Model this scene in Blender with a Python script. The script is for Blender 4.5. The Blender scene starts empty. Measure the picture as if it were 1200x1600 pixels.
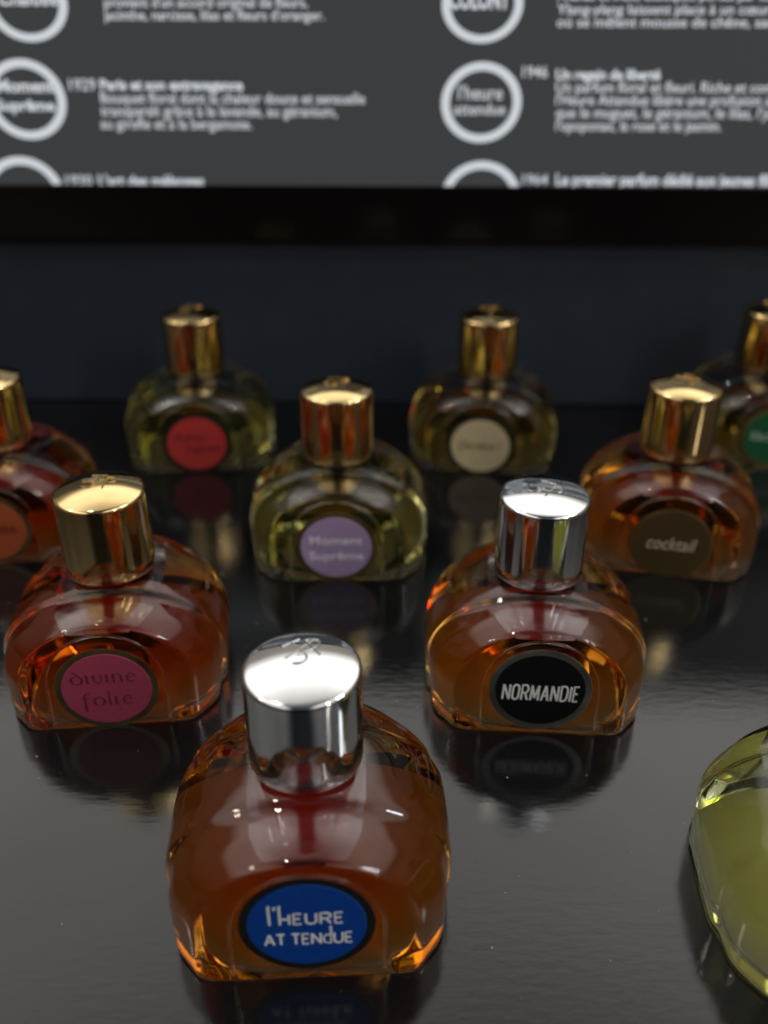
import bpy, bmesh, math, random
from mathutils import Vector, Matrix
random.seed(4)
R = math.radians
CM = 0.01
scene = bpy.context.scene
COL = scene.collection

# ------------------------------------------------------------------ camera
cam_d = bpy.data.cameras.new('camera')
cam = bpy.data.objects.new('camera', cam_d)
COL.objects.link(cam)
cam.location = (0, 0, 10.95 * CM)
cam.rotation_euler = (R(90 - 30.5), 0, 0)
cam_d.sensor_fit = 'VERTICAL'
cam_d.sensor_height = 24.0
cam_d.lens = 24.0 * 1442 / 1600
cam_d.clip_start = 0.002
cam_d.clip_end = 50
cam_d.dof.use_dof = True
cam_d.dof.focus_distance = 0.134
cam_d.dof.aperture_fstop = 8.4
cam_d.dof.aperture_blades = 0
scene.camera = cam

# ------------------------------------------------------------------ world: a dim room under a pale ceiling
world = bpy.data.worlds.new('World')
scene.world = world
world.use_nodes = True
wn, wl = world.node_tree.nodes, world.node_tree.links
wn.clear()
w_out = wn.new('ShaderNodeOutputWorld')
w_bg = wn.new('ShaderNodeBackground')
w_tc = wn.new('ShaderNodeTexCoord')
w_sep = wn.new('ShaderNodeSeparateXYZ')
w_ramp = wn.new('ShaderNodeValToRGB')
w_noise = wn.new('ShaderNodeTexNoise')
w_mul = wn.new('ShaderNodeMix')
w_mul.data_type = 'RGBA'
w_mul.blend_type = 'MULTIPLY'
w_mul.inputs[0].default_value = 0.55
w_noise.inputs['Scale'].default_value = 1.7
w_noise.inputs['Detail'].default_value = 2.0
cr = w_ramp.color_ramp
cr.elements[0].position = 0.0
cr.elements[0].color = (0.012, 0.010, 0.009, 1)
cr.elements[1].position = 0.98
cr.elements[1].color = (0.14, 0.13, 0.12, 1)
for pos, c in ((0.50, (0.02, 0.017, 0.014, 1)), (0.56, (0.10, 0.075, 0.055, 1)), (0.755, (0.17, 0.15, 0.13, 1)),
               (0.80, (1.0, 0.98, 0.93, 1)), (0.90, (1.0, 0.98, 0.93, 1)), (0.95, (0.45, 0.44, 0.41, 1))):
    e = cr.elements.new(pos)
    e.color = c
w_map = wn.new('ShaderNodeMapRange')
w_map.inputs[1].default_value = -1
w_map.inputs[2].default_value = 1
wl.new(w_tc.outputs['Generated'], w_sep.inputs[0])
wl.new(w_sep.outputs['Z'], w_map.inputs[0])
wl.new(w_map.outputs[0], w_ramp.inputs[0])
wl.new(w_tc.outputs['Generated'], w_noise.inputs['Vector'])
w_nr = wn.new('ShaderNodeMapRange')
w_nr.inputs[1].default_value = 0.3
w_nr.inputs[2].default_value = 0.7
w_nr.inputs[3].default_value = 0.45
w_nr.inputs[4].default_value = 1.45
wl.new(w_noise.outputs['Fac'], w_nr.inputs[0])
wl.new(w_ramp.outputs[0], w_mul.inputs[6])
wl.new(w_nr.outputs[0], w_mul.inputs[7])
w_fwd = wn.new('ShaderNodeMapRange')                 # the daylit side of the room is beyond the display
w_fwd.interpolation_type = 'SMOOTHSTEP'
w_fwd.inputs[1].default_value, w_fwd.inputs[2].default_value = -0.45, 0.30
w_fwd.inputs[3].default_value, w_fwd.inputs[4].default_value = 1.5, 1.5
wl.new(w_sep.outputs['Y'], w_fwd.inputs[0])
w_tint = wn.new('ShaderNodeMix')
w_tint.data_type = 'RGBA'
w_tint.inputs[6].default_value = (0.62, 0.80, 1.0, 1)
w_tint.inputs[7].default_value = (1, 1, 1, 1)
w_tm = wn.new('ShaderNodeMix')
w_tm.data_type = 'RGBA'
w_tm.blend_type = 'MULTIPLY'
w_tm.inputs[0].default_value = 1.0
wl.new(w_mul.outputs[2], w_tm.inputs[6])
wl.new(w_tint.outputs[2], w_tm.inputs[7])
wl.new(w_tm.outputs[2], w_bg.inputs['Color'])
w_abs = wn.new('ShaderNodeMath')                     # someone stands behind the camera and blocks the light there
w_abs.operation = 'ABSOLUTE'
wl.new(w_sep.outputs['X'], w_abs.inputs[0])
w_per = wn.new('ShaderNodeMapRange')
w_per.interpolation_type = 'SMOOTHSTEP'
w_per.inputs[1].default_value, w_per.inputs[2].default_value = 0.17, 0.42
w_per.inputs[3].default_value, w_per.inputs[4].default_value = 0.09, 1.0
wl.new(w_abs.outputs[0], w_per.inputs[0])
w_side = wn.new('ShaderNodeMapRange')
w_side.inputs[1].default_value, w_side.inputs[2].default_value = -0.25, 0.0
w_side.inputs[3].default_value, w_side.inputs[4].default_value = 0.0, 1.0
wl.new(w_sep.outputs['Y'], w_side.inputs[0])
w_max = wn.new('ShaderNodeMath')
w_max.operation = 'MAXIMUM'
wl.new(w_per.outputs[0], w_max.inputs[0])
wl.new(w_side.outputs[0], w_max.inputs[1])
wl.new(w_max.outputs[0], w_tint.inputs[0])
w_str = wn.new('ShaderNodeMath')
w_str.operation = 'MULTIPLY'
wl.new(w_fwd.outputs[0], w_str.inputs[0])
wl.new(w_max.outputs[0], w_str.inputs[1])
wl.new(w_str.outputs[0], w_bg.inputs['Strength'])
wl.new(w_bg.outputs[0], w_out.inputs[0])


def area_lamp(name, az, el, dist, sx, sy, radiance, color, target=(0, 0.14, 0.02)):
    """az: degrees to the right of straight-behind-the-camera; el: elevation"""
    d = Vector((math.sin(R(az)) * math.cos(R(el)), -math.cos(R(az)) * math.cos(R(el)), math.sin(R(el))))
    ld = bpy.data.lights.new(name, 'AREA')
    ld.shape = 'RECTANGLE'
    ld.size, ld.size_y = sx, sy
    ld.energy = radiance * math.pi * sx * sy
    ld.color = color
    o = bpy.data.objects.new(name, ld)
    COL.objects.link(o)
    o.location = Vector(target) + d * dist
    o.rotation_euler = (-d).to_track_quat('-Z', 'Y').to_euler()
    return o


area_lamp('window_light', 76, 42, 1.6, 0.06, 0.32, 46, (0.93, 0.97, 1.0))
area_lamp('window_light', 84, 42, 1.6, 0.06, 0.32, 40, (0.86, 0.94, 1.0))
area_lamp('window_light', 49, 31, 1.7, 0.06, 0.62, 30, (1.0, 0.95, 0.86))
area_lamp('room_lamp', -95, 50, 1.8, 0.13, 0.13, 45, (1.0, 0.90, 0.76))

area_lamp('added_sparkle_lamp', -135, 67, 2.0, 0.09, 0.09, 110, (1.0, 0.93, 0.82))  # added lamp: gives sparkles on the glass and brightens the rims

# ------------------------------------------------------------------ exposure, render
scene.view_settings.view_transform = 'Standard'
scene.view_settings.look = 'None'
scene.view_settings.exposure = 0
scene.view_settings.gamma = 1
scene.view_settings.use_curve_mapping = False
cy = scene.cycles
cy.max_bounces = 24
cy.transmission_bounces = 20
cy.glossy_bounces = 8
cy.transparent_max_bounces = 8
cy.sample_clamp_indirect = 6
cy.blur_glossy = 0.5
cy.use_denoising = True


# ------------------------------------------------------------------ helpers
def new_mat(name):
    m = bpy.data.materials.new(name)
    m.use_nodes = True
    n, l = m.node_tree.nodes, m.node_tree.links
    n.clear()
    out = n.new('ShaderNodeOutputMaterial')
    return m, n, l, out


def principled(name, color, rough=0.5, metallic=0.0, coat=0.0, spec=0.5, noise=0.0, nscale=900, bump=0.0, bscale=2500, rnoise=0.0):
    m, n, l, out = new_mat(name)
    p = n.new('ShaderNodeBsdfPrincipled')
    l.new(p.outputs[0], out.inputs['Surface'])
    p.inputs['Base Color'].default_value = (*color, 1)
    p.inputs['Roughness'].default_value = rough
    p.inputs['Metallic'].default_value = metallic
    p.inputs['Coat Weight'].default_value = coat
    p.inputs['Specular IOR Level'].default_value = spec
    tc = n.new('ShaderNodeTexCoord')
    if noise:
        t = n.new('ShaderNodeTexNoise')
        t.inputs['Scale'].default_value = nscale
        t.inputs['Detail'].default_value = 5
        l.new(tc.outputs['Object'], t.inputs['Vector'])
        r = n.new('ShaderNodeMapRange')
        r.inputs[1].default_value, r.inputs[2].default_value = 0.3, 0.7
        r.inputs[3].default_value, r.inputs[4].default_value = 1 - noise, 1 + noise
        l.new(t.outputs['Fac'], r.inputs[0])
        mx = n.new('ShaderNodeMix')
        mx.data_type = 'RGBA'
        mx.blend_type = 'MULTIPLY'
        mx.inputs[0].default_value = 1
        mx.inputs[6].default_value = (*color, 1)
        l.new(r.outputs[0], mx.inputs[7])
        l.new(mx.outputs[2], p.inputs['Base Color'])
    if rnoise:
        t = n.new('ShaderNodeTexNoise')
        t.inputs['Scale'].default_value = nscale * 0.25
        t.inputs['Detail'].default_value = 6
        l.new(tc.outputs['Object'], t.inputs['Vector'])
        r = n.new('ShaderNodeMapRange')
        r.inputs[1].default_value, r.inputs[2].default_value = 0.35, 0.7
        r.inputs[3].default_value, r.inputs[4].default_value = rough, rough + rnoise
        l.new(t.outputs['Fac'], r.inputs[0])
        l.new(r.outputs[0], p.inputs['Roughness'])
    if bump:
        t = n.new('ShaderNodeTexNoise')
        t.inputs['Scale'].default_value = bscale
        t.inputs['Detail'].default_value = 3
        l.new(tc.outputs['Object'], t.inputs['Vector'])
        b = n.new('ShaderNodeBump')
        b.inputs['Strength'].default_value = bump
        b.inputs['Distance'].default_value = 0.0002
        l.new(t.outputs['Fac'], b.inputs['Height'])
        l.new(b.outputs[0], p.inputs['Normal'])
    return m


def emission(name, color, strength, gloss=True):
    m, n, l, out = new_mat(name)
    p = n.new('ShaderNodeBsdfPrincipled')
    p.inputs['Base Color'].default_value = (0.01, 0.01, 0.011, 1)
    p.inputs['Roughness'].default_value = 0.35
    p.inputs['Emission Color'].default_value = (*color, 1)
    p.inputs['Emission Strength'].default_value = strength
    l.new(p.outputs[0], out.inputs['Surface'])
    return m


def liquid_mat(name, sigma, rough=0.0):
    """sigma: absorption per cm for r, g, b"""
    m, n, l, out = new_mat(name)
    g = n.new('ShaderNodeBsdfGlass')
    g.inputs['Color'].default_value = (1, 1, 1, 1)
    g.inputs['Roughness'].default_value = rough
    at = n.new('ShaderNodeAttribute')
    at.attribute_name = 'meets_air'
    mr = n.new('ShaderNodeMapRange')
    mr.inputs[3].default_value = 1.36 / 1.5
    mr.inputs[4].default_value = 1.36
    l.new(at.outputs['Fac'], mr.inputs[0])
    l.new(mr.outputs[0], g.inputs['IOR'])
    l.new(g.outputs[0], out.inputs['Surface'])
    v = n.new('ShaderNodeVolumeAbsorption')
    top = max(sigma) * 1.02
    v.inputs['Density'].default_value = top * 100
    v.inputs['Color'].default_value = (*[1 - s / top for s in sigma], 1)
    l.new(v.outputs[0], out.inputs['Volume'])
    return m


def glass_mat(name, color=(0.985, 0.99, 0.985)):
    m, n, l, out = new_mat(name)
    g = n.new('ShaderNodeBsdfGlass')
    g.inputs['Color'].default_value = (*color, 1)
    g.inputs['Roughness'].default_value = 0.0
    g.inputs['IOR'].default_value = 1.5
    tc = n.new('ShaderNodeTexCoord')
    t = n.new('ShaderNodeTexNoise')
    t.inputs['Scale'].default_value = 130
    t.inputs['Detail'].default_value = 1
    l.new(tc.outputs['Object'], t.inputs['Vector'])
    b = n.new('ShaderNodeBump')
    b.inputs['Strength'].default_value = 0.35
    b.inputs['Distance'].default_value = 0.0006
    l.new(t.outputs['Fac'], b.inputs['Height'])
    l.new(b.outputs[0], g.inputs['Normal'])
    l.new(g.outputs[0], out.inputs['Surface'])
    return m


def link_mesh(name, bm, mat, parent=None, smooth=True, scale=CM):
    me = bpy.data.meshes.new(name)
    bmesh.ops.scale(bm, vec=(scale,) * 3, verts=bm.verts)
    bm.to_mesh(me)
    bm.free()
    if smooth:
        me.polygons.foreach_set('use_smooth', [True] * len(me.polygons))
    me.materials.append(mat)
    o = bpy.data.objects.new(name, me)
    COL.objects.link(o)
    if parent:
        o.parent = parent
    return o


def empty(name, loc=(0, 0, 0), rz=0.0):
    o = bpy.data.objects.new(name, None)
    o.empty_display_size = 0.01
    COL.objects.link(o)
    o.location = loc
    o.rotation_euler = (0, 0, rz)
    return o


def tag(o, label=None, cat=None, group=None, kind=None):
    if label:
        o['label'] = label
    if cat:
        o['category'] = cat
    if group:
        o['group'] = group
    if kind:
        o['kind'] = kind


def add_box(bm, x0, x1, y0, y1, z0, z1, bevel=0.0, seg=3):
    r = bmesh.ops.create_cube(bm, size=1)
    vs = r['verts']
    for v in vs:
        v.co = Vector((x0 if v.co.x < 0 else x1, y0 if v.co.y < 0 else y1, z0 if v.co.z < 0 else z1))
    if bevel:
        es = list({e for v in vs for e in v.link_edges})
        bmesh.ops.bevel(bm, geom=es, offset=bevel, segments=seg, affect='EDGES', profile=0.6)


def add_lathe(bm, prof, seg=96):
    rings = []
    for r, z in prof:
        if r < 1e-6:
            rings.append([bm.verts.new((0, 0, z))])
        else:
            rings.append([bm.verts.new((r * math.cos(2 * math.pi * k / seg), r * math.sin(2 * math.pi * k / seg), z)) for k in range(seg)])
    for a, b in zip(rings, rings[1:]):
        for k in range(seg):
            k2 = (k + 1) % seg
            if len(a) == 1 and len(b) == 1:
                continue
            if len(a) == 1:
                bm.faces.new((a[0], b[k], b[k2]))
            elif len(b) == 1:
                bm.faces.new((a[k], b[0], a[k2]))
            else:
                bm.faces.new((a[k], b[k], b[k2], a[k2]))
    bmesh.ops.recalc_face_normals(bm, faces=bm.faces)


def strokes_bm(strokes, width, flat=0.25, res=2):
    """strokes: list of polylines of (x, y[, weight]); a flattened round pen line, in the xy plane"""
    cu = bpy.data.curves.new('pen', 'CURVE')
    cu.dimensions = '3D'
    cu.bevel_depth = width / 2
    cu.bevel_resolution = res
    cu.use_fill_caps = True
    for s in strokes:
        sp = cu.splines.new('POLY')
        sp.points.add(len(s) - 1)
        for p, q in zip(sp.points, s):
            p.co = (q[0], q[1], 0, 1)
            p.radius = q[2] if len(q) > 2 else 1.0
    ob = bpy.data.objects.new('pen', cu)
    COL.objects.link(ob)
    dg = bpy.context.evaluated_depsgraph_get()
    me = bpy.data.meshes.new_from_object(ob.evaluated_get(dg))
    bm = bmesh.new()
    bm.from_mesh(me)
    for v in bm.verts:
        v.co.z *= flat
    bpy.data.objects.remove(ob)
    bpy.data.curves.remove(cu)
    bpy.data.meshes.remove(me)
    return bm


def text_bm(txt, height=1.0, width=None, shear=0.0, bold=0.0, spacing=1.0, align='CENTER'):
    """built-in typeface; scaled so that the line is 'width' wide and its capitals 'height' high; baseline at y=0"""
    cu = bpy.data.curves.new('type', 'FONT')
    cu.body = txt
    cu.size = height / 0.72
    cu.shear = shear
    cu.offset = bold
    cu.space_character = spacing
    cu.extrude = 0.004
    cu.resolution_u = 3
    ob = bpy.data.objects.new('type', cu)
    COL.objects.link(ob)
    dg = bpy.context.evaluated_depsgraph_get()
    me = bpy.data.meshes.new_from_object(ob.evaluated_get(dg))
    bm = bmesh.new()
    bm.from_mesh(me)
    bpy.data.objects.remove(ob)
    bpy.data.curves.remove(cu)
    bpy.data.meshes.remove(me)
    if bm.verts:
        x0 = min(v.co.x for v in bm.verts)
        x1 = max(v.co.x for v in bm.verts)
        k = (width / (x1 - x0)) if width else 1.0
        for v in bm.verts:
            v.co.x = (v.co.x - x0) * k
        if align == 'CENTER':
            w = (x1 - x0) * k
            for v in bm.verts:
                v.co.x -= w / 2
    return bm


def arc(cx, cy_, r, a0, a1, n=14, ry=None):
    ry = r if ry is None else ry
    return [(cx + r * math.cos(R(a0 + (a1 - a0) * k / n)), cy_ + ry * math.sin(R(a0 + (a1 - a0) * k / n))) for k in range(n + 1)]


# ------------------------------------------------------------------ materials
M = {}
M['glass'] = glass_mat('clear_bottle_glass')
M['gold'] = principled('gold_metal', (0.88, 0.64, 0.30), 0.07, 1.0, rnoise=0.05, nscale=1500)
M['silver'] = principled('silver_metal', (0.80, 0.81, 0.82), 0.06, 1.0, rnoise=0.05, nscale=1500)
M['gold_line'] = principled('gold_relief', (0.50, 0.33, 0.13), 0.3, 1.0)
M['silver_line'] = principled('silver_relief', (0.45, 0.45, 0.46), 0.3, 1.0)
M['silver_foil'] = principled('silver_foil', (0.72, 0.68, 0.60), 0.28, 1.0, rnoise=0.15)
M['gold_foil'] = principled('gold_foil', (0.60, 0.44, 0.20), 0.28, 1.0, rnoise=0.15)
M['dark_foil'] = principled('dark_foil', (0.10, 0.10, 0.09), 0.3, 0.9)
M['bronze_foil'] = principled('bronze_foil', (0.34, 0.23, 0.11), 0.34, 0.9)


def paper(name, c):
    M[name] = principled(name, c, 0.45, noise=0.08, nscale=1800, spec=0.35)


paper('blue_paper', (0.002, 0.055, 0.32))
paper('magenta_paper', (0.40, 0.055, 0.115))
paper('black_paper', (0.006, 0.006, 0.007))
paper('lilac_paper', (0.42, 0.31, 0.52))
paper('red_paper', (0.52, 0.045, 0.04))
paper('cream_paper', (0.60, 0.50, 0.31))
paper('orange_paper', (0.42, 0.09, 0.03))
paper('green_paper', (0.012, 0.10, 0.04))
M['white_ink'] = principled('white_ink', (0.85, 0.86, 0.86), 0.5)
M['pale_ink'] = principled('pale_ink', (0.86, 0.80, 0.92), 0.5)
M['dark_ink'] = principled('dark_ink', (0.17, 0.014, 0.035), 0.5)
M['brown_ink'] = principled('brown_ink', (0.16, 0.11, 0.06), 0.5)
M['rust_ink'] = principled('rust_ink', (0.20, 0.03, 0.015), 0.5)
M['gold_ink'] = principled('gold_ink', (0.75, 0.66, 0.45), 0.4, 0.3)
M['mint_ink'] = principled('mint_ink', (0.45, 0.60, 0.45), 0.5)

M['amber'] = liquid_mat('amber_perfume', (0.0, 0.50, 1.8))
M['deep_amber'] = liquid_mat('deep_amber_perfume', (0.0, 0.63, 1.7))
M['brown_amber'] = liquid_mat('brown_amber_perfume', (0.0, 0.40, 1.35))
M['yellow'] = liquid_mat('yellow_perfume', (0.005, 0.03, 0.48))
M['honey'] = liquid_mat('honey_perfume', (0.005, 0.11, 0.7))
M['lime'] = liquid_mat('lime_perfume', (0.01, 0.008, 0.45))

# black lacquered table
m, n, l, out = new_mat('black_lacquer')
p = n.new('ShaderNodeBsdfPrincipled')
p.inputs['Base Color'].default_value = (0.006, 0.006, 0.0065, 1)
p.inputs['Roughness'].default_value = 0.055
p.inputs['IOR'].default_value = 1.59
tc = n.new('ShaderNodeTexCoord')
mp = n.new('ShaderNodeMapping')
mp.inputs['Scale'].default_value = (0.35, 1.0, 1.0)
t1 = n.new('ShaderNodeTexNoise')
t1.inputs['Scale'].default_value = 900
t1.inputs['Detail'].default_value = 3
t2 = n.new('ShaderNodeTexNoise')
t2.inputs['Scale'].default_value = 5200
t2.inputs['Detail'].default_value = 2
b1 = n.new('ShaderNodeBump')
b1.inputs['Strength'].default_value = 0.36
b1.inputs['Distance'].default_value = 0.00006
b2 = n.new('ShaderNodeBump')
b2.inputs['Strength'].default_value = 0.4
b2.inputs['Distance'].default_value = 0.00002
l.new(tc.outputs['Object'], mp.inputs['Vector'])
l.new(mp.outputs[0], t1.inputs['Vector'])
l.new(tc.outputs['Object'], t2.inputs['Vector'])
l.new(t1.outputs['Fac'], b1.inputs['Height'])
l.new(t2.outputs['Fac'], b2.inputs['Height'])
l.new(b1.outputs[0], b2.inputs['Normal'])
l.new(b2.outputs[0], p.inputs['Normal'])
t3 = n.new('ShaderNodeTexNoise')                     # wiped, slightly smeared patches
t3.inputs['Scale'].default_value = 38
t3.inputs['Detail'].default_value = 5
t3.inputs['Distortion'].default_value = 1.4
r3 = n.new('ShaderNodeMapRange')
r3.inputs[1].default_value, r3.inputs[2].default_value = 0.45, 0.72
r3.inputs[3].default_value, r3.inputs[4].default_value = 0.045, 0.13
l.new(tc.outputs['Object'], t3.inputs['Vector'])
l.new(t3.outputs['Fac'], r3.inputs[0])
l.new(r3.outputs[0], p.inputs['Roughness'])
l.new(p.outputs[0], out.inputs['Surface'])
M['table'] = m
M['riser'] = principled('navy_black_board', (0.028, 0.037, 0.055), 0.5, noise=0.07, nscale=120, spec=0.3)
M['bezel'] = principled('black_gloss_frame', (0.006, 0.005, 0.005), 0.12)
M['screen'] = emission('grey_lit_panel', (0.92, 0.98, 1.03), 0.043)
M['screen_white'] = emission('white_lit_print', (0.93, 0.98, 1.03), 0.64)
M['pad'] = principled('added_pad_amber', (0.15, 0.125, 0.105), 0.8)  # unseen added pad; its tone sets the glow inside amber liquid
M['black_pad'] = principled('added_pad_yellow', (0.10, 0.09, 0.07), 0.8)  # same added pad, toned for the yellow and honey liquids
M['pale_pad'] = principled('added_pad_lime', (0.30, 0.29, 0.24), 0.8)  # same added pad, paler to brighten the lime liquid from below
M['dust'] = principled('dust', (0.6, 0.58, 0.55), 0.9)

# ------------------------------------------------------------------ setting
bm = bmesh.new()
add_box(bm, -60, 60, -30, 60, -3, 0, 0.15)
tag(link_mesh('tabletop', bm, M['table'], smooth=False), 'glossy black lacquered table top under the bottles', 'table top', kind='structure')

PANEL_Y, PANEL_YAW, PANEL_LEAN = 24.6, R(-1.4), R(3.0)
bm = bmesh.new()
add_box(bm, -26, 26, 0.25, 14, 0.01, 4.725, 0.06)
o = link_mesh('back_board', bm, M['riser'], smooth=False)
o.location = (0, PANEL_Y * CM, 0)
o.rotation_euler = (0, 0, PANEL_YAW)
tag(o, 'matt navy black board at the back of the table carrying the lit panel', 'board')

panel = empty('information_panel', (0, PANEL_Y * CM, 4.73 * CM), PANEL_YAW)
panel.rotation_euler = (-PANEL_LEAN, 0, PANEL_YAW)
tag(panel, 'wide grey lit panel in a glossy black frame with white rings and French text', 'display panel')
PW0, PW1, PH, BZ = -17.0, 18.0, 6.4, 1.40
bm = bmesh.new()
for x0, x1, z0, z1 in ((PW0, PW1, 0, BZ), (PW0, PW1, PH - .25, PH), (PW0, PW0 + 1.2, BZ + .003, PH - .253), (PW1 - 1.2, PW1, BZ + .003, PH - .253)):
    add_box(bm, x0, x1, 0, 1.2, z0, z1, 0.05)
link_mesh('frame', bm, M['bezel'], panel, smooth=False)
bm = bmesh.new()
add_box(bm, PW0 + .6, PW1 - .6, 0.12, 1.0, BZ - .3, PH - .1)
screen = link_mesh('screen', bm, M['screen'], panel, smooth=False)


def on_screen(bm, x, z, name):
    """bm drawn in its xy plane -> upright on the panel"""
    for v in bm.verts:
        v.co = Vector((v.co.x + x, 0.115 - v.co.z * 0.5, v.co.y + z))
    return link_mesh(name, bm, M['screen_white'], screen, smooth=False)


def disc_bm_flat(r, hole, k):
    bm = bmesh.new()
    add_lathe(bm, [(hole, 0), (r, 0), (r, .008), (hole, .008), (hole, 0)], 72)
    for v in bm.verts:
        v.co.y *= k
    return bm


for item in (
    ('ring', -8.966, 3.4, 0.903, 0.827, 0.218),
    ('ring', 2.402, 3.359, 0.885, 0.82, 0.213),
    ('ring', -8.569, 5.53, 0.879, 0.751, 0.208),
    ('ring', 2.325, 5.511, 0.861, 0.744, 0.204),
    ('ring', -9.393, 1.119, 0.945, 0.849, 0.228),
    ('ring', 2.499, 1.067, 0.925, 0.842, 0.223),
    ('line', 'Moment', -9.628, 1.419, 3.58, 0.291, 0, 0.012),
    ('line', 'Suprême', -9.743, 1.475, 3.154, 0.258, 0, 0.012),
    ('line', "l'heure", 1.83, 1.09, 3.436, 0.327, 0, 0.003),
    ('line', 'attendue', 1.731, 1.275, 3.093, 0.275, 0, 0.003),
    ('line', 'Chaldée', -9.215, 1.435, 5.475, 0.354, 0.4, 0.01),
    ('line', 'COLONY', 1.541, 1.436, 5.416, 0.386, 0, 0.02),
    ('line', 'cocktail', -10.027, 1.356, 1.082, 0.304, 0.25, 0.003),
    ('line', 'La vie est douce. Ce parfum ambré de fleurs provient', -6.664, 5.824, 5.717, 0.212, 0, 0.003),
    ('line', "provient d'un accord original de fleurs,", -6.703, 4.87, 5.436, 0.216, 0, 0.003),
    ('line', "jacinthe, narcisse, lilas et fleurs d'oranger.", -6.741, 5.296, 5.166, 0.221, 0, 0.003),
    ('line', '1929', -7.822, 0.654, 3.62, 0.269, 0, 0.003),
    ('line', 'Paris et son extravagance', -7.051, 3.554, 3.637, 0.239, 0, 0.012),
    ('line', 'Bouquet floral dont la chaleur douce et sensuelle', -7.078, 6.595, 3.331, 0.254, 0, 0.003),
    ('line', 'transparaît grâce à la lavande, au géranium,', -7.119, 5.933, 3.036, 0.257, 0, 0.003),
    ('line', 'au girofle et à la bergamote.', -7.162, 3.828, 2.738, 0.253, 0, 0.003),
    ('line', '1930', -8.258, 0.681, 1.377, 0.254, 0, 0.003),
    ('line', "L'art des mélanges", -7.406, 2.74, 1.365, 0.266, 0, 0.012),
    ('line', 'Ananas et fruits exotiques portés par les notes', 4.07, 5.833, 5.59, 0.212, 0, 0.003),
    ('line', 'Ylang-ylang laissent place à un cœur fruité', 4.096, 5.868, 5.298, 0.217, 0, 0.003),
    ('line', 'où se mêlent mousse de chêne, santal et', 4.119, 5.901, 5.029, 0.222, 0, 0.003),
    ('line', '1946', 3.373, 0.607, 3.934, 0.262, 0, 0.003),
    ('line', 'Un regain de liberté', 4.187, 2.542, 3.893, 0.231, 0, 0.012),
    ('line', 'Un parfum floral et fleuri. Riche et complexe,', 4.212, 6.104, 3.608, 0.246, 0, 0.003),
    ('line', "l'Heure Attendue libère une profusion ardente", 4.237, 6.139, 3.319, 0.251, 0, 0.003),
    ('line', 'que le muguet, le géranium, le lilas, l’ylang et', 4.262, 6.175, 3.027, 0.256, 0, 0.003),
    ('line', "l'opoponax, la rose et le jasmin.", 4.288, 4.102, 2.732, 0.252, 0, 0.003),
    ('line', '1964', 3.548, 0.64, 1.448, 0.251, 0, 0.003),
    ('line', 'Le premier parfum dédié aux jeunes filles', 4.4, 5.772, 1.437, 0.281, 0, 0.012),
):
    if item[0] == 'ring':
        _, x, z, rx, rz, wd = item
        bm = disc_bm_flat(rx + wd / 2, rx - wd / 2, rz / rx)
        on_screen(bm, x, z, 'ring')
    else:
        _, s, x, w, z, h, sh, bo = item
        on_screen(text_bm(s, h, w, sh, bo, align='LEFT'), x, z, 'text_line')


# ------------------------------------------------------------------ the bottle
HB, RIMW = 2.03, 1.90


def outline(w, H, h0, ex, wb, zb=0.0, n_arch=56, n_base=14, rc=0.07):
    """arch seen from the front, as a closed ring of (x, z)"""
    pts = []
    # base corner
    for k in range(4):
        a = R(90 * k / 3)
        pts.append((-(wb - rc) - rc * math.sin(a), zb + rc - rc * math.cos(a)))
    for k in range(1, 9):                                    # slightly swelling side
        u = k / 9
        pts.append((-(wb + (w - wb) * math.sin(u * math.pi / 2)), zb + rc + (h0 - zb - rc) * u))
    for k in range(n_arch + 1):
        a = math.pi * k / n_arch
        c, s = math.cos(a), math.sin(a)
        x = -math.copysign(abs(c) ** (2 / ex), c) * w
        z = h0 + (abs(s) ** (2 / ex)) * (H - h0)
        pts.append((x, z))
    for k in range(8, 0, -1):
        u = k / 9
        pts.append(((wb + (w - wb) * math.sin(u * math.pi / 2)), zb + rc + (h0 - zb - rc) * u))
    for k in range(3, -1, -1):
        a = R(90 * k / 3)
        pts.append(((wb - rc) + rc * math.sin(a), zb + rc - rc * math.cos(a)))
    for k in range(1, n_base):
        u = k / n_base
        pts.append(((wb - rc) * (1 - 2 * u), zb))
    return pts


def lean(t, z):
    return t * (1 - 0.028 * max(z, 0))


def loft(bm, slices):
    """slices front to back: (t, outline)"""
    rings = []
    for t, pts in slices:
        rings.append([bm.verts.new((x, lean(t, z), z)) for x, z in pts])
    n = len(rings[0])
    for a, b in zip(rings, rings[1:]):
        for k in range(n):
            k2 = (k + 1) % n
            bm.faces.new((a[k], a[k2], b[k2], b[k]))
    for ring in (rings[0], rings[-1]):
        bm.faces.new(ring)
    bmesh.ops.recalc_face_normals(bm, faces=bm.faces)


def half(t, w, H, h0, ex, wb):
    return (t, w, H, h0, ex, wb)


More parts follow.
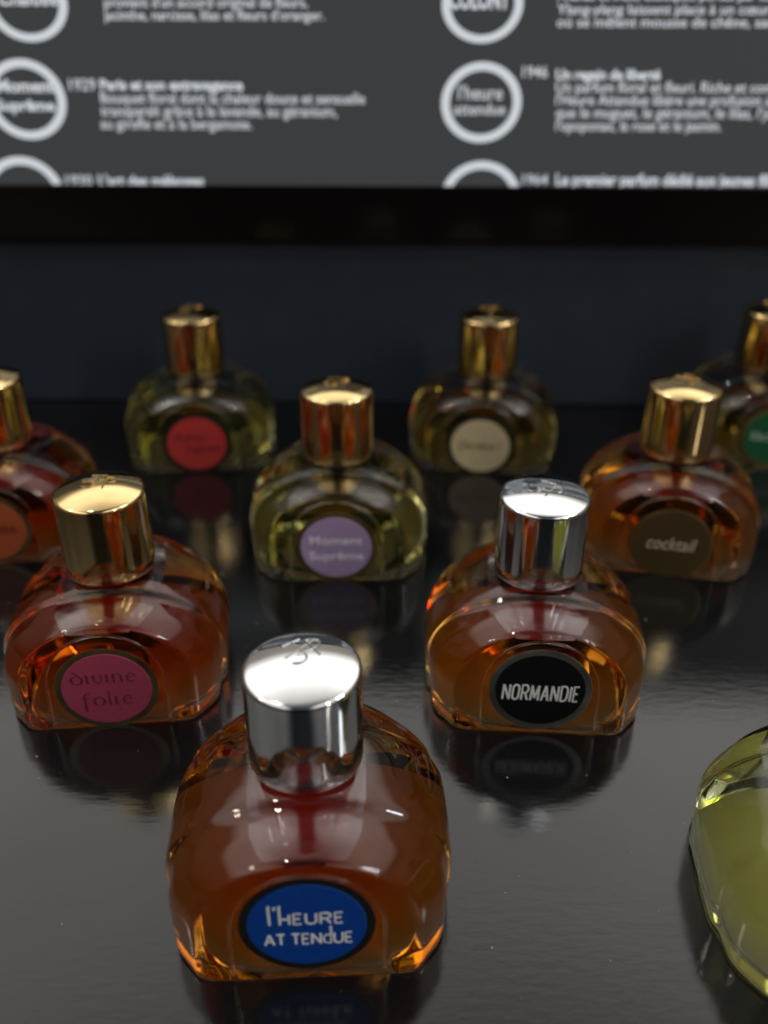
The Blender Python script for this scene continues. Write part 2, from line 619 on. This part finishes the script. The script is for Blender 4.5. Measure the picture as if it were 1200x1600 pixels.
# from the flat label panel (front) out to the rim and, mirrored, to the back
PROFILE = [
    (1.800, 1.16, 1.83, 0.84, 2.00, 1.16),
    (1.797, 1.31, 1.925, 0.86, 2.00, 1.30),
    (1.785, 1.37, 1.952, 0.87, 2.00, 1.36),
    (1.755, 1.42, 1.970, 0.86, 2.00, 1.41),
    (1.700, 1.465, 1.980, 0.85, 2.01, 1.455),
    (1.480, 1.65, 1.993, 0.82, 2.03, 1.64),
    (1.420, 1.69, 1.996, 0.81, 2.04, 1.675),
    (1.350, 1.73, 1.999, 0.80, 2.04, 1.71),
    (1.270, 1.755, 2.002, 0.80, 2.05, 1.735),
    (1.020, 1.785, 1.995, 0.79, 2.06, 1.76),
    (0.900, 1.800, 2.003, 0.78, 2.07, 1.775),
    (0.850, 1.835, 2.024, 0.78, 2.08, 1.80),
    (0.800, 1.862, 2.040, 0.77, 2.09, 1.825),
    (0.720, 1.880, 2.048, 0.77, 2.10, 1.845),
    (0.450, 1.890, 2.052, 0.76, 2.10, 1.85),
    (0.150, 1.897, 2.053, 0.76, 2.10, 1.855),
]
INNER = [
    (1.640, 1.02, 1.72, 0.84, 2.00, 1.02),
    (1.637, 1.19, 1.825, 0.85, 2.00, 1.18),
    (1.620, 1.26, 1.852, 0.86, 2.00, 1.25),
    (1.580, 1.32, 1.868, 0.85, 2.00, 1.30),
    (1.300, 1.52, 1.885, 0.81, 2.02, 1.50),
    (1.240, 1.56, 1.887, 0.80, 2.03, 1.535),
    (1.150, 1.585, 1.890, 0.80, 2.04, 1.555),
    (0.900, 1.61, 1.893, 0.78, 2.06, 1.575),
    (0.600, 1.64, 1.900, 0.77, 2.08, 1.605),
    (0.200, 1.65, 1.905, 0.76, 2.08, 1.615),
]
BACK = 0.72
FLOOR = 0.15


def outer_bm():
    bm = bmesh.new()
    sl = [(-p[0], outline(*p[1:])) for p in PROFILE] + [(p[0] * BACK, outline(*p[1:])) for p in reversed(PROFILE)]
    loft(bm, sl)
    return bm


def inner_bm():
    bm = bmesh.new()
    sl = [(-p[0], outline(*p[1:], zb=FLOOR, rc=0.10)) for p in INNER] + [(p[0] * BACK, outline(*p[1:], zb=FLOOR, rc=0.10)) for p in reversed(INNER)]
    loft(bm, sl)
    return bm


def glass_and_liquid(level):
    # liquid: the cavity below the level, closed by its own flat surface
    lq = inner_bm()
    r = bmesh.ops.bisect_plane(lq, geom=lq.verts[:] + lq.edges[:] + lq.faces[:], plane_co=(0, 0, level), plane_no=(0, 0, 1), clear_outer=True)
    es = [e for e in lq.edges if e.is_boundary]
    bmesh.ops.holes_fill(lq, edges=es, sides=0)
    bmesh.ops.recalc_face_normals(lq, faces=lq.faces)
    lay = lq.faces.layers.float.new('meets_air')
    for f in lq.faces:
        top = min(v.co.z for v in f.verts) > level - 1e-4
        f[lay] = 1.0 if top else 0.0
        f.smooth = not top
    # glass: outer skin + the cavity wall above the liquid, facing the air inside
    gl = outer_bm()
    up = inner_bm()
    bmesh.ops.bisect_plane(up, geom=up.verts[:] + up.edges[:] + up.faces[:], plane_co=(0, 0, level), plane_no=(0, 0, 1), clear_inner=True)
    bmesh.ops.reverse_faces(up, faces=up.faces)
    tmp = bpy.data.meshes.new('tmp')
    up.to_mesh(tmp)
    up.free()
    gl.from_mesh(tmp)
    bpy.data.meshes.remove(tmp)
    for f in gl.faces:
        f.smooth = True
    return gl, lq


CAP_Z0, CAP_Z1, CAP_R = 2.065, 3.54, 0.75


def cap_profile(dome):
    pr = [(0, CAP_Z0 + 0.3), (CAP_R - .12, CAP_Z0 + .3), (CAP_R - .12, CAP_Z0), (CAP_R - .05, CAP_Z0 - .005), (CAP_R - .012, CAP_Z0 + .012), (CAP_R, CAP_Z0 + 0.05)]
    for k in range(1, 8):
        pr.append((CAP_R, CAP_Z0 + .05 + (CAP_Z1 - .095 - CAP_Z0 - .05) * k / 7))
    # rounded rim then a shallow dome
    for k in range(1, 9):
        a = R(76 * k / 8)
        pr.append((CAP_R - .07 + .07 * math.cos(a), CAP_Z1 - .09 + .07 * math.sin(a)))
    r0, z0 = pr[-1]
    Rd = r0 / math.sin(R(dome))
    for k in range(1, 15):
        r = r0 * (1 - k / 14)
        z = z0 + math.sqrt(Rd * Rd - r * r) - Rd * math.cos(R(dome))
        pr.append((r, z))
    return pr, Rd, z0 - Rd * math.cos(R(dome))


def monogram_bm(turn, back=0.1, k=1.0, dome=20):
    J = [(-.02, .22), (-.02, -.10)] + [(x, y) for x, y in arc(-.14, -.10, .12, 0, -150, 10)]
    Jt = [(-.16, .22), (.10, .22)]
    P = [(.12, -.24), (.12, .14)] + arc(.12, .04, .16, 80, -90, 12, .11) + [(-.10, -.07)]
    X = [(-.26, -.02), (.26, .10)]
    bm = strokes_bm([J, Jt, P, X], 0.032, 0.9, 1)
    pr, Rd, zc = cap_profile(dome)
    bmesh.ops.rotate(bm, cent=(0, 0, 0), matrix=Matrix.Rotation(turn, 3, 'Z'), verts=bm.verts)
    for v in bm.verts:
        v.co.x *= k
        v.co.y = v.co.y * k + back
        rr = v.co.x ** 2 + v.co.y ** 2
        v.co.z += zc + math.sqrt(Rd * Rd - rr) + 0.004
    return bm


def on_label(bm, hc, name, mat, parent, gap):
    """bm drawn in xy -> upright on the front panel, its origin at height hc"""
    for v in bm.verts:
        z = v.co.y + hc
        v.co = Vector((v.co.x, lean(-1.802, z) - gap - v.co.z, z))
    return link_mesh(name, bm, mat, parent, smooth=False)


def disc_bm(r, ry, thick=0.012, seg=72, hole=0.0):
    bm = bmesh.new()
    if hole:
        add_lathe(bm, [(hole, 0), (r, 0), (r, thick * .6), (r - .01, thick), (hole, thick), (hole, 0)], seg)
    else:
        add_lathe(bm, [(0, 0), (r, 0), (r, thick * .6), (r - .008, thick), (0, thick)], seg)
    for v in bm.verts:
        v.co.y *= ry / r
    return bm


GROUP = 'perfume bottles set out in rows on the black table'


def bottle(X, Y, yaw, label, cap, liquid, level, paper_mat, foil, lettering, hc=0.84, mono=0.0, back=0.1, rl=0.725, label_text=None, cap_text=None):
    root = empty('perfume_bottle', (X * CM, Y * CM, 0.0001), R(yaw))
    tag(root, label, 'perfume bottle', GROUP)
    gl, lq = glass_and_liquid(level)
    g = link_mesh('glass_body', gl, M['glass'], root, smooth=False)
    q = link_mesh('liquid', lq, M[liquid], root, smooth=False)
    pad = bmesh.new()  # unseen pad, added to stop ceiling light glowing through the base
    ring = []
    kp = 0.84 if liquid in ('yellow', 'honey') else 1.0
    for k in range(72):
        a = 2 * math.pi * k / 72
        c, sn = math.cos(a), math.sin(a)
        y = math.copysign(abs(sn) ** 0.55, sn)
        ring.append((math.copysign(abs(c) ** 0.55, c) * 1.46 * kp, y * kp * (1.50 if y < 0 else 1.04)))
    lo = [pad.verts.new((x, y, 0.0)) for x, y in ring]
    hi = [pad.verts.new((x, y, 0.03)) for x, y in ring]
    pad.faces.new(lo)
    pad.faces.new(hi)
    for k in range(72):
        pad.faces.new((lo[k], lo[(k + 1) % 72], hi[(k + 1) % 72], hi[k]))
    bmesh.ops.recalc_face_normals(pad, faces=pad.faces)
    link_mesh('added_light_pad', pad, M['pale_pad' if liquid == 'lime' else 'black_pad' if liquid in ('yellow', 'honey') else 'pad'], root, smooth=False)
    arch = [(-.95, .10), (-.95, .86)] + arc(0, .86, .95, 180, 0, 40) + [(.95, .10)]
    rl_bm = strokes_bm([arch], 0.05, 0.7, 2)
    for v in rl_bm.verts:
        z = v.co.y
        v.co = Vector((v.co.x, lean(-1.797, z) - v.co.z, z))
    link_mesh('relief_line', rl_bm, M['glass'], root)
    bm = bmesh.new()
    add_lathe(bm, [(0, 2.058), (.52, 2.058), (.56, 2.075), (.56, 2.30), (.52, 2.32), (0, 2.32)], 64)
    link_mesh('neck', bm, M['glass'], root)
    bm = bmesh.new()
    dome = 12 if cap == 'silver' else 19
    add_lathe(bm, cap_profile(dome)[0], 112)
    c = link_mesh('cap', bm, M[cap], root)
    link_mesh('monogram', monogram_bm(R(mono), back, dome=dome), M[cap + '_line'], c)
    if paper_mat:
        ry = rl * 0.955
        fb = on_label(disc_bm(0.835, 0.835 * .955, 0.006), hc, 'foil_border', M[foil], root, 0.002)
        lb = on_label(disc_bm(rl, ry, 0.010), hc, 'label', M[paper_mat], root, 0.008)
        fb.parent = lb
        for bm_, ink in lettering:
            on_label(bm_, hc, 'lettering', M[ink], lb, 0.0195)
    return root


def shift(bm, dx, dy):
    for v in bm.verts:
        v.co.x += dx
        v.co.y += dy
    return bm


# ---- drawn lettering (pen strokes on a unit-high grid)
GLYPH = {
    'N': ([[(0, 0), (0, 1)], [(0, 1), (.62, 0)], [(.62, 0), (.62, 1)]], .62),
    'O': ([arc(.3, .74, .3, 0, 180, 10, .26) + arc(.3, .26, .3, 180, 360, 10, .26) + [(.6, .74)]], .6),
    'R': ([[(0, 0), (0, 1), (.3, 1)] + arc(.3, .74, .28, 90, -90, 10, .26) + [(0, .48)], [(.3, .48), (.58, 0)]], .58),
    'M': ([[(0, 0), (.04, 1)], [(.04, 1), (.36, .15)], [(.36, .15), (.70, 1)], [(.70, 1), (.74, 0)]], .74),
    'A': ([[(0, 0), (.32, 1)], [(.32, 1), (.64, 0)], [(.12, .32), (.52, .32)]], .64),
    'D': ([[(0, 0), (0, 1), (.26, 1)] + arc(.26, .66, .34, 90, 0, 8, .34) + arc(.26, .34, .34, 0, -90, 8, .34) + [(0, 0)]], .6),
    'I': ([[(0, 0), (0, 1)]], .0),
    'E': ([[(.45, 1), (0, 1), (0, 0), (.45, 0)], [(0, .52), (.38, .52)]], .45),
    'H': ([[(0, 0), (0, 1)], [(0, .5), (.6, .5)], [(.6, 0), (.6, 1)]], .6),
    'U': ([[(0, 1), (0, .3)] + arc(.3, .3, .3, 180, 360, 12) + [(.6, 1)]], .6),
    'T': ([[(-.02, 1), (.56, 1)], [(.27, 1), (.27, 0)]], .54),
    # tall deco forms
    'l': ([[(.0, 1.75), (.02, 0)], [(-.05, 1.75), (.12, 1.75)]], .06),
    "'": ([[(.05, 1.75), (0, 1.45)]], .05),
    'h': ([[(0, 1.75), (0, 0)], [(0, .5), (.55, .5)], [(.55, .95), (.55, 0)], [(-.05, 1.75), (.1, 1.75)]], .55),
    'd': ([[(.52, 1.7), (.52, 0), (.24, 0)] + arc(.26, .42, .26, 270, 90, 12, .42) + [(.52, .84)]], .52),
    # uncial forms, thick and thin
    'ud': ([[(x, y, w) for (x, y), w in zip(arc(.3, .36, .3, 40, 400, 20, .36), [1.0, .8, .6, .5, .6, .8, 1.1, 1.4, 1.5, 1.4, 1.1, .8, .6, .5, .6, .9, 1.2, 1.4, 1.4, 1.2, 1.0])],
            [(.52, .55, 1.2), (.30, .95, 1.0), (.06, 1.08, .7)]], .6),
    'ui': ([[(0, .72, 1.3), (0, .1, 1.3), (.1, 0, .7)], [(-.1, .68, .6), (0, .72, 1.0)]], .08),
    'uv': ([[(0, .72, 1.4), (.02, .3, 1.3), (.2, 0, .9), (.42, .2, .7), (.46, .5, .8), (.38, .74, .6)]], .46),
    'un': ([[(0, .74, 1.3), (0, 0, 1.3)], [(0, .5, .5), (.2, .72, .7), (.42, .6, 1.2), (.44, 0, 1.3)]], .46),
    'ue': ([[(.08, .38, .5), (.46, .46, .6), (.40, .66, .9), (.22, .74, .8), (.03, .5, 1.3), (.05, .2, 1.4), (.22, 0, 1.0), (.48, .12, .6)]], .46),
    'uf': ([[(.3, 1.05, .8), (.1, 1.08, .9), (0, .9, 1.3), (0, -.5, 1.4)], [(-.14, .66, .7), (.24, .66, .7)]], .2),
    'uo': ([[(x, y, w) for (x, y), w in zip(arc(.28, .36, .28, 90, 450, 20, .36), [.6, .8, 1.0, 1.3, 1.5, 1.5, 1.4, 1.2, 1.0, .7, .6, .7, 1.0, 1.3, 1.5, 1.5, 1.4, 1.2, 1.0, .7, .6])]], .56),
    'ul': ([[(-.1, 1.2, .6), (0, 1.25, 1.0), (0, .1, 1.4), (.1, 0, .7)]], .08),
}


def word(keys, height, pen, gap=0.22, shear=0.0, width=None, dx=0, dy=0, sx=1.0):
    st, x = [], 0.0
    for kx in keys:
        if kx == ' ':
            x += .3
            continue
        s, w = GLYPH[kx]
        for line in s:
            st.append([(x + q[0] * sx + shear * q[1], *q[1:]) for q in line])
        x += w * sx + gap
    x -= gap
    k = height
    kx_ = (width / x) if width else k
    st = [[((q[0] - x / 2) * kx_ + dx, q[1] * k + dy, *q[2:]) for q in line] for line in st]
    return strokes_bm(st, pen, 0.12, 1)


def merge(*bms):
    a = bms[0]
    for b in bms[1:]:
        tmp = bpy.data.meshes.new('tmp')
        b.to_mesh(tmp)
        b.free()
        a.from_mesh(tmp)
        bpy.data.meshes.remove(tmp)
    return a


heure = merge(word(['l', "'", 'h', 'E', 'U', 'R', 'E'], .178, .031, .26, width=.89, dx=-.01, dy=.035),
              word(['A', 'T', ' ', 'T', 'E', 'N', 'd', 'U', 'E'], .178, .031, .22, width=1.06, dx=0.01, dy=-.32))
normandie = word(list('NORMANDIE'), .295, .036, .31, shear=.12, width=1.21, dx=0.0, dy=-.195)
divine = merge(word(['ud', 'ui', 'uv', 'ui', 'un', 'ue'], .235, .032, .28, width=1.02, dx=-.03, dy=.13),
               word(['uf', 'uo', 'ul', 'ui', 'ue'], .235, .032, .28, width=.75, dx=0, dy=-.32))
moment = merge(shift(text_bm('Moment', .19, 1.08, bold=.004), 0, .08), shift(text_bm('Suprême', .19, 1.12, bold=.004), 0.0, -.28))
cocktail = shift(text_bm('cocktail', .30, .98, shear=.25), .02, -.13)
adieu = merge(shift(text_bm('Adieu', .20, .82, shear=.2), -.16, .10), shift(text_bm('Sagesse', .20, .86, shear=.2), .14, -.20))
que = shift(text_bm('Que sais-je ?', .22, 1.05, shear=.45), 0, -.07)
chaldee = shift(text_bm('Chaldée', .26, 1.08, bold=.006), 0, -.09)
vacances = shift(text_bm('Vacances', .25, 1.1, shear=.4), 0, -.08)

bottle(-1.015, 8.84, 2.7, 'amber bottle with silver cap and blue label with white art deco letters', 'silver', 'amber', 1.79,
       'blue_paper', 'dark_foil', [(heure, 'white_ink')], hc=0.97, mono=35, back=0.26)
bottle(-4.72, 13.33, 5.7, 'deep amber bottle with gold cap and magenta pink label with dark uncial lettering', 'gold', 'deep_amber', 1.76,
       'magenta_paper', 'gold_foil', [(divine, 'dark_ink')], hc=0.76, mono=-5)
bottle(2.64, 13.17, -3.6, 'amber bottle with silver cap and black label with white capitals', 'silver', 'brown_amber', 1.77,
       'black_paper', 'silver_foil', [(normandie, 'white_ink')], hc=0.87, mono=-30)
bottle(-0.975, 17.62, 0.0, 'pale yellow bottle with gold cap and lilac label', 'gold', 'yellow', 1.47,
       'lilac_paper', 'gold_foil', [(moment, 'pale_ink')], hc=0.76, mono=10)
bottle(6.25, 17.77, -11.5, 'amber bottle with gold cap and dull bronze label behind the black labelled bottle', 'gold', 'brown_amber', 1.70,
       'bronze_foil', 'bronze_foil', [(cocktail, 'gold_ink')], hc=0.73, mono=60, rl=.80)
bottle(-8.45, 18.2, 6.7, 'brown amber bottle with gold cap and orange label, cut off at the left edge', 'gold', 'deep_amber', 1.68,
       'orange_paper', 'gold_foil', [(chaldee, 'rust_ink')], hc=0.80, mono=20)
bottle(-4.83, 22.4, 5.6, 'yellow bottle with gold cap and bright red label in the back row', 'gold', 'yellow', 1.50,
       'red_paper', 'dark_foil', [(adieu, 'dark_ink')], hc=0.75, mono=0)
bottle(2.63, 22.3, -8.0, 'honey coloured bottle with gold cap and cream label in the back row', 'gold', 'honey', 1.52,
       'cream_paper', 'dark_foil', [(que, 'brown_ink')], hc=0.73, mono=45)
bottle(9.90, 22.7, -4.0, 'bottle with gold cap and dark green label in the back row at the right edge', 'gold', 'honey', 1.48,
       'green_paper', 'gold_foil', [(vacances, 'mint_ink')], hc=0.78, mono=15)
bottle(6.22, 8.44, -4.0, 'yellow green bottle at the front right, cut off by the right edge of the photo', 'gold', 'lime', 1.62,
       None, None, [], mono=0)

# ------------------------------------------------------------------ dust on the lacquer
bm = bmesh.new()
for k in range(170):
    x, y = random.uniform(-9, 11), random.uniform(6.5, 19)
    s = random.choice((.004, .005, .006, .008, .012))
    r = bmesh.ops.create_icosphere(bm, subdivisions=1, radius=s)
    for v in r['verts']:
        v.co = Vector((v.co.x * random.uniform(.7, 1.4) + x, v.co.y + y, v.co.z * .5 + .004))
tag(link_mesh('dust', bm, M['dust'], smooth=False), 'fine pale dust specks on the black table', 'dust', kind='stuff')
